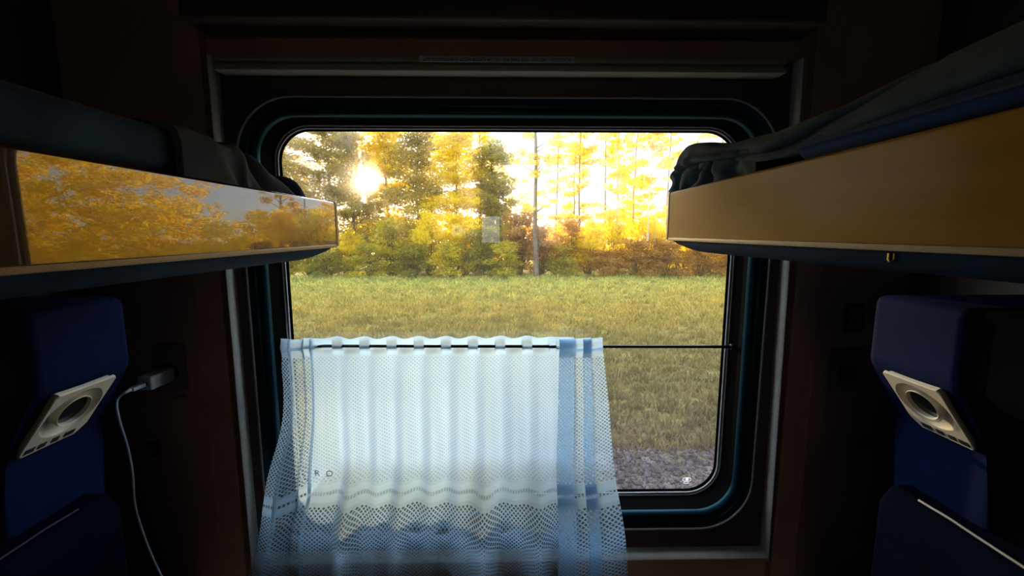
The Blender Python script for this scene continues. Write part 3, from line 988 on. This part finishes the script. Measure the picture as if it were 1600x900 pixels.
lace = mesh_obj('lace_panel', verts, faces, M['lace'], cu, smooth=True, uvs=uvs)
# woven letters along the top of the band, laid on the fabric
va = np.array(verts).reshape(NU, NV, 3)
def on_lace(xi_near, z, dy=-.0025):
    i = int(np.argmin(np.abs(path[:, 0] - xi_near)))
    j = int(np.clip((Z0 - z) / (Z0 - Z1) * (NV - 1), 0, NV - 1))
    p = va[i, j]
    return Vector((p[0], p[1] + dy, p[2]))
for ch_, x, z in (('O', -.500, 1.006), ('R', -.452, 1.020), ('O', -.428, 1.012)):
    text_obj('woven_letter', ch_, .022, Matrix.Translation(on_lace(x, z)) @ Matrix.Rotation(R(90), 4, 'X'), M['sticker'], lace)

# ------------------------------------------------------------------ outside: ground, ballast, grass
ZG = -1.70
rng = np.random.default_rng(11)
def gz(x, y):
    return ZG + 0.05 * np.sin(x * .37 + y * .21) + .04 * np.sin(x * 1.1 - y * .7)
gx = np.linspace(-90, 90, 91); gy = np.concatenate([np.linspace(2.0, 40, 60), np.linspace(42, 140, 20)])
V = [(x, y, float(gz(x, y))) for x in gx for y in gy]
n = len(gy)
Fc = [(i * n + j, (i + 1) * n + j, (i + 1) * n + j + 1, i * n + j + 1) for i in range(len(gx) - 1) for j in range(n - 1)]
g = mesh_obj('meadow_ground', V, Fc, M['meadow'], smooth=True); g['kind'] = 'structure'

def rock_bed(name, x0, x1, y0, y1, count, label):
    t = (1 + 5 ** .5) / 2
    iv = np.array([(-1, t, 0), (1, t, 0), (-1, -t, 0), (1, -t, 0), (0, -1, t), (0, 1, t), (0, -1, -t), (0, 1, -t), (t, 0, -1), (t, 0, 1), (-t, 0, -1), (-t, 0, 1)]) / 1.9
    it = np.array([(0, 11, 5), (0, 5, 1), (0, 1, 7), (0, 7, 10), (0, 10, 11), (1, 5, 9), (5, 11, 4), (11, 10, 2), (10, 7, 6), (7, 1, 8), (3, 9, 4), (3, 4, 2), (3, 2, 6), (3, 6, 8), (3, 8, 9), (4, 9, 5), (2, 4, 11), (6, 2, 10), (8, 6, 7), (9, 8, 1)])
    p = np.stack([rng.uniform(x0, x1, count), rng.uniform(y0, y1, count)], 1)
    s = rng.uniform(.018, .042, (count, 1, 1)) * rng.uniform(.6, 1.3, (count, 1, 3))
    jit = 1 + .25 * rng.standard_normal((count, 12, 1))
    Vv = iv[None] * s * jit
    Vv[..., 0] += p[:, 0, None]; Vv[..., 1] += p[:, 1, None]; Vv[..., 2] += (gz(p[:, 0], p[:, 1]) + rng.uniform(.0, .04, count))[:, None]
    Fa = it[None] + (np.arange(count) * 12)[:, None, None]
    o = mesh_obj(name, Vv.reshape(-1, 3), Fa.reshape(-1, 3), M['stone'])
    return tag(o, label, 'gravel', kind='stuff')
rock_bed('ballast', -4, 6, 4.2, 6.05, 9000, 'purple grey track ballast below the meadow edge')

def grass_field(count):
    y = 6.0 + 25.5 * rng.uniform(0, 1, count) ** 1.15
    x = rng.uniform(-1, 1, count) * (2.5 + y * 1.05)
    clump = np.sin(x * 1.7 + 2 * np.sin(y * 2.3)) * np.sin(y * 3.1 + x * .3)
    h = (.10 + .10 * rng.uniform(0, 1, count) + .05 * clump) * (1 + .02 * (y - 6))
    w = .012 + .0011 * y
    NB = 5
    a = rng.uniform(0, 2 * pi, (count, NB))
    lean = rng.uniform(.3, 1.2, (count, NB))
    bx = x[:, None] + rng.normal(0, .09, (count, NB)); by = y[:, None] + rng.normal(0, .05, (count, NB))
    bz = gz(bx, by) - .01
    hh = h[:, None] * rng.uniform(.6, 1.2, (count, NB))
    dx, dy = np.cos(a) * lean * hh, np.sin(a) * lean * hh * .5
    px, py = -np.sin(a) * w[:, None], np.cos(a) * w[:, None] * .6
    v0 = np.stack([bx - px, by - py, bz], -1); v1 = np.stack([bx + px, by + py, bz], -1)
    v2 = np.stack([bx + dx * .5 + px * .7, by + dy * .5 + py * .7, bz + hh * .7], -1); v3 = np.stack([bx + dx, by + dy, bz + hh], -1)
    v4 = np.stack([bx + dx * .5 - px * .7, by + dy * .5 - py * .7, bz + hh * .7], -1)
    Vv = np.stack([v0, v1, v2, v3, v4], 2).reshape(-1, 3)
    base = (np.arange(count * NB) * 5)[:, None]
    quads = base + np.array([[0, 1, 2, 4]]); tris = base + np.array([[4, 2, 3]])
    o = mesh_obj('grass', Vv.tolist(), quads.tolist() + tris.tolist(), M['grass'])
    return tag(o, 'yellow green autumn grass covering the trackside meadow', 'grass', kind='stuff')
grass_field(26000)

# ------------------------------------------------------------------ outside: trees and bushes
def leaf_cloud(centers, radii, per, size, flat=.65):
    """leaf quads scattered in ellipsoidal sprays"""
    Vs = []
    for c, r in zip(centers, radii):
        k = max(4, int(per * (r / .6) ** 1.6))
        d = rng.normal(0, 1, (k, 3)); d /= np.linalg.norm(d, axis=1)[:, None]
        p = np.array(c) + d * (rng.uniform(.25, 1, (k, 1)) ** .6) * np.array([r * 1.5, r, r * flat])
        a = rng.normal(0, 1, (k, 3)); a[:, 2] *= .45; a /= np.linalg.norm(a, axis=1)[:, None]
        b = np.cross(a, rng.normal(0, 1, (k, 3))); b /= np.linalg.norm(b, axis=1)[:, None]
        s = size * rng.uniform(.6, 1.3, (k, 1))
        Vs.append(np.stack([p - a * s, p + b * s * .55, p + a * s, p - b * s * .55], 1))
    Vv = np.concatenate(Vs).reshape(-1, 3)
    Fa = np.arange(len(Vv)).reshape(-1, 4)
    return Vv, Fa

def tree_meshes(kind, h, seed, trunk_r, mats):
    """returns (trunk mesh, crown mesh)"""
    rs = random.Random(seed)
    pts = [(0, 0, -.3)]
    x = y = 0
    for i in range(1, 9):
        x += rs.uniform(-.12, .12); y += rs.uniform(-.1, .1)
        pts.append((x, y, h * i / 8))
    sp = spline(pts, 3)
    V, Fc = tube_geo(sp, [trunk_r * (1 - .8 * i / (len(sp) - 1)) for i in range(len(sp))], 8)
    cs, rads = [], []
    if kind == 'tall':      lo, spread, nb, rr = .22, .13, 46, (.35, .75)
    elif kind == 'sparse':  lo, spread, nb, rr = .26, .11, 40, (.25, .6)
    else:                   lo, spread, nb, rr = .12, .24, 80, (.5, 1.1)
    for k in range(nb):
        f = lo + (1 - lo) * rs.random() ** (.9)
        z = f * h
        i = min(len(sp) - 1, int(f * (len(sp) - 1)))
        q = sp[i]
        R_ = h * spread * (1.15 - .75 * f) * rs.uniform(.25, 1.1)
        a = rs.uniform(0, 2 * pi)
        c = (q.x + R_ * cos(a), q.y + R_ * sin(a), z + R_ * .25)
        cs.append(c); rads.append(rs.uniform(*rr))
        v, f2 = tube_geo([(q.x, q.y, z - R_ * .3), ((q.x + c[0]) / 2, (q.y + c[1]) / 2, z - R_ * .02), c], [trunk_r * .22, trunk_r * .16, trunk_r * .06], 4, cap=False)
        Fc += [tuple(t_ + len(V) for t_ in ff) for ff in f2]
        V += v
    me_t = bpy.data.meshes.new('trunk'); me_t.from_pydata([tuple(v) for v in V], [], Fc); me_t.materials.append(mats[0])
    me_t.polygons.foreach_set('use_smooth', [True] * len(me_t.polygons))
    LV, LF = leaf_cloud(cs, rads, {'tall': 110, 'sparse': 130, 'full': 120}[kind], .12, .5)
    me_c = bpy.data.meshes.new('crown'); me_c.from_pydata(LV.tolist(), [], LF.tolist()); me_c.materials.append(mats[1])
    return me_t, me_c

def bush_meshes(h, w, seed, mats):
    rs = random.Random(seed)
    cs, rads, V, Fc = [], [], [], []
    for k in range(int(26 + 8 * w)):
        a = rs.uniform(0, 2 * pi); f = rs.random() ** .6
        z = h * (.12 + .80 * rs.random())
        R_ = w * f * math.sqrt(max(.1, 1 - (z / h) ** 2))
        c = (R_ * cos(a), R_ * sin(a) * .7, z)
        cs.append(c); rads.append(rs.uniform(.30, .62))
        v, f2 = tube_geo([(c[0] * .12, c[1] * .12, -.1), (c[0] * .5, c[1] * .5, z * .6), c], [.03, .02, .008], 4, cap=False)
        Fc += [tuple(t_ + len(V) for t_ in ff) for ff in f2]
        V += v
    me_t = bpy.data.meshes.new('stems'); me_t.from_pydata([tuple(v) for v in V], [], Fc); me_t.materials.append(mats[0])
    LV, LF = leaf_cloud(cs, rads, 150, .095, .6)
    me_c = bpy.data.meshes.new('foliage'); me_c.from_pydata(LV.tolist(), [], LF.tolist()); me_c.materials.append(mats[1])
    return me_t, me_c

def plant(name, loc, rz, sc, meshes, pnames, label, cat, group):
    r = empty(name, loc, (0, 0, rz))
    r.scale = sc if isinstance(sc, tuple) else (sc, sc, sc)
    for me, pn in zip(meshes, pnames):
        o = bpy.data.objects.new(pn, me); col.objects.link(o); o.parent = r
    return tag(r, label, cat, group)

TM = {
    'gold_tall': tree_meshes('tall', 15, 1, .13, (M['bark_grey'], M['leaf_gold'])),
    'gold_sparse': tree_meshes('sparse', 16, 2, .11, (M['bark_dark'], M['leaf_gold'])),
    'birch': tree_meshes('sparse', 15, 3, .12, (M['bark_pale'], M['leaf_gold'])),
    'grey': tree_meshes('sparse', 17, 4, .20, (M['bark_grey'], M['leaf_lemon'])),
    'muted': tree_meshes('full', 13, 5, .15, (M['bark_grey'], M['leaf_muted'])),
    'lemon': tree_meshes('full', 11, 6, .14, (M['bark_dark'], M['leaf_lemon'])),
    'green': tree_meshes('full', 9, 7, .14, (M['bark_dark'], M['leaf_green'])),
}
def wx(px, Y): return (px - 789) / 660.0 * Y
G_T = 'autumn trees beyond the meadow'
trees = [   # photo column, distance, mesh, scale, label
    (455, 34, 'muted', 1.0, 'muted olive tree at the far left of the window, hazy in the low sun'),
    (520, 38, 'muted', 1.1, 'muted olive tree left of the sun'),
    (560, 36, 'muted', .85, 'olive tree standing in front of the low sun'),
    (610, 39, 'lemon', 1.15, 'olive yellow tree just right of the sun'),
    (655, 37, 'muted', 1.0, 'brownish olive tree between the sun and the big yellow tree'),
    (715, 35, 'lemon', 1.0, 'bright yellow spreading tree at the middle of the window'),
    (765, 37, 'green', 1.15, 'dark green tree beside the bright yellow tree in the middle'),
    (752, 40, 'gold_tall', 1.0, 'tall golden tree rising behind the dark green tree'),
    (838, 31, 'grey', 1.0, 'thick grey straight trunk with lemon leaves, right of the middle'),
    (868, 44, 'gold_sparse', 1.0, 'thin dark trunk just right of the thick grey trunk'),
    (905, 36, 'gold_sparse', .95, 'dark slender trunk standing against white sky'),
    (896, 39, 'gold_tall', .8, 'golden narrow tree behind the dark slender trunk'),
    (945, 40, 'gold_sparse', 1.0, 'thin bare trunk left of the pale birches'),
    (965, 34, 'birch', 1.0, 'pale birch trunk, left of the two birches'),
    (1010, 33, 'birch', .95, 'pale birch trunk, right of the two birches'),
    (988, 41, 'gold_tall', .95, 'golden column tree between the two birches'),
    (1040, 45, 'gold_sparse', 1.05, 'thin tree behind the end of the right berth'),
    (1085, 40, 'gold_sparse', .9, 'bare thin trunk above the right blanket'),
    (1120, 37, 'gold_tall', 1.0, 'golden tree in the top right corner of the window'),
]
for px, Y, k, s, lab in trees:
    x = wx(px, Y)
    plant('autumn_tree', (x, Y, ZG), rng.uniform(0, 6.28), (s, s, s), TM[k], ('trunk', 'crown'), lab, 'tree', G_T)

BM = {
    'olive': bush_meshes(3.0, 1.8, 21, (M['bark_dark'], M['leaf_olive'])),
    'rust': bush_meshes(3.0, 1.8, 22, (M['bark_dark'], M['leaf_rust'])),
    'yellow': bush_meshes(3.0, 1.8, 23, (M['bark_dark'], M['leaf_lemon'])),
    'gold': bush_meshes(3.0, 1.8, 24, (M['bark_dark'], M['leaf_gold'])),
    'green': bush_meshes(3.0, 1.8, 25, (M['bark_dark'], M['leaf_green'])),
}
G_B = 'bushes along the far edge of the meadow'
NAMES = {'olive': 'olive green', 'rust': 'rust brown', 'yellow': 'lemon yellow', 'gold': 'golden', 'green': 'dark green'}
bushes = [  # photo column, distance, mesh, (width, height)
    (452, 31.8, 'olive', (1.0, 1.0)), (485, 33.5, 'olive', (1.0, 1.5)), (515, 31.6, 'green', (1.0, .8)), (548, 32.6, 'yellow', (.9, 1.2)),
    (580, 31.5, 'olive', (1.0, .85)), (612, 33.2, 'olive', (1.1, 1.5)), (645, 31.8, 'green', (1.0, .9)), (672, 33.4, 'yellow', (1.1, 1.75)),
    (705, 31.6, 'olive', (1.0, .9)), (725, 33.6, 'yellow', (1.1, 1.7)), (760, 32.2, 'green', (1.0, 1.35)), (790, 31.5, 'olive', (1.0, .9)),
    (812, 33.3, 'rust', (1.1, 1.7)), (845, 32.0, 'rust', (1.0, 1.3)), (872, 31.5, 'green', (1.0, .9)), (888, 33.0, 'rust', (1.0, 1.5)),
    (920, 32.3, 'yellow', (.9, 1.5)), (945, 31.4, 'rust', (1.0, .7)), (962, 33.6, 'yellow', (1.0, 1.75)), (992, 31.8, 'rust', (1.0, .95)),
    (1012, 33.8, 'yellow', (1.0, 1.7)), (1040, 31.6, 'rust', (1.0, .95)), (1066, 33.6, 'yellow', (1.1, 1.8)), (1095, 31.7, 'rust', (1.0, .95)),
    (1124, 33.4, 'gold', (1.1, 1.7)), (1148, 31.7, 'rust', (1.0, .9))]
land = {0: 'at the left edge of the window', 1: 'below the low sun', 2: 'left of the middle of the window', 3: 'at the middle of the window', 4: 'right of the middle of the window', 5: 'below the two birches', 6: 'at the right edge of the window'}
for n_, (px, Y, k, (sw_, sh_)) in enumerate(bushes):
    zone = 0 if px < 500 else 1 if px < 630 else 2 if px < 720 else 3 if px < 830 else 4 if px < 940 else 5 if px < 1030 else 6
    tall = 'tall' if sh_ > 1.4 else 'low' if sh_ < 1.0 else 'middling'
    row = 'behind the front bushes' if Y > 32.8 else 'at the grass edge'
    plant('bush', (wx(px, Y), Y, ZG), rng.uniform(0, 6.28), (sw_, sw_, sh_), BM[k], ('stems', 'foliage'),
          f'{tall} {NAMES[k]} bush {row}, {land[zone]}', 'bush', G_B)

# woodland that closes the view further back and to the sides
def woodland(name, spec, mat, label):
    cs, rads = [], []
    for (x0, x1, y0, y1, z0, z1, k) in spec:
        for _ in range(k):
            cs.append((rng.uniform(x0, x1), rng.uniform(y0, y1), ZG + rng.uniform(z0, z1))); rads.append(rng.uniform(.5, 1.1))
    LV, LF = leaf_cloud(cs, rads, 50, .17)
    o = mesh_obj(name, LV.tolist(), LF.tolist(), mat)
    return tag(o, label, 'woodland', kind='stuff')
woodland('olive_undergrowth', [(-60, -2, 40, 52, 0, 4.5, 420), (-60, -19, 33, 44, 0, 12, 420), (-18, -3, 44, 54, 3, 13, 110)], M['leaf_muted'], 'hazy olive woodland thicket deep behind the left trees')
woodland('golden_undergrowth', [(-2, 62, 40, 54, 0, 4.2, 420), (18, 60, 33, 46, 0, 5.5, 340), (29, 60, 34, 46, 4, 13, 420), (-2, 20, 46, 58, 4, 13, 60)], M['leaf_gold'], 'golden woodland thicket deep behind the right trees')
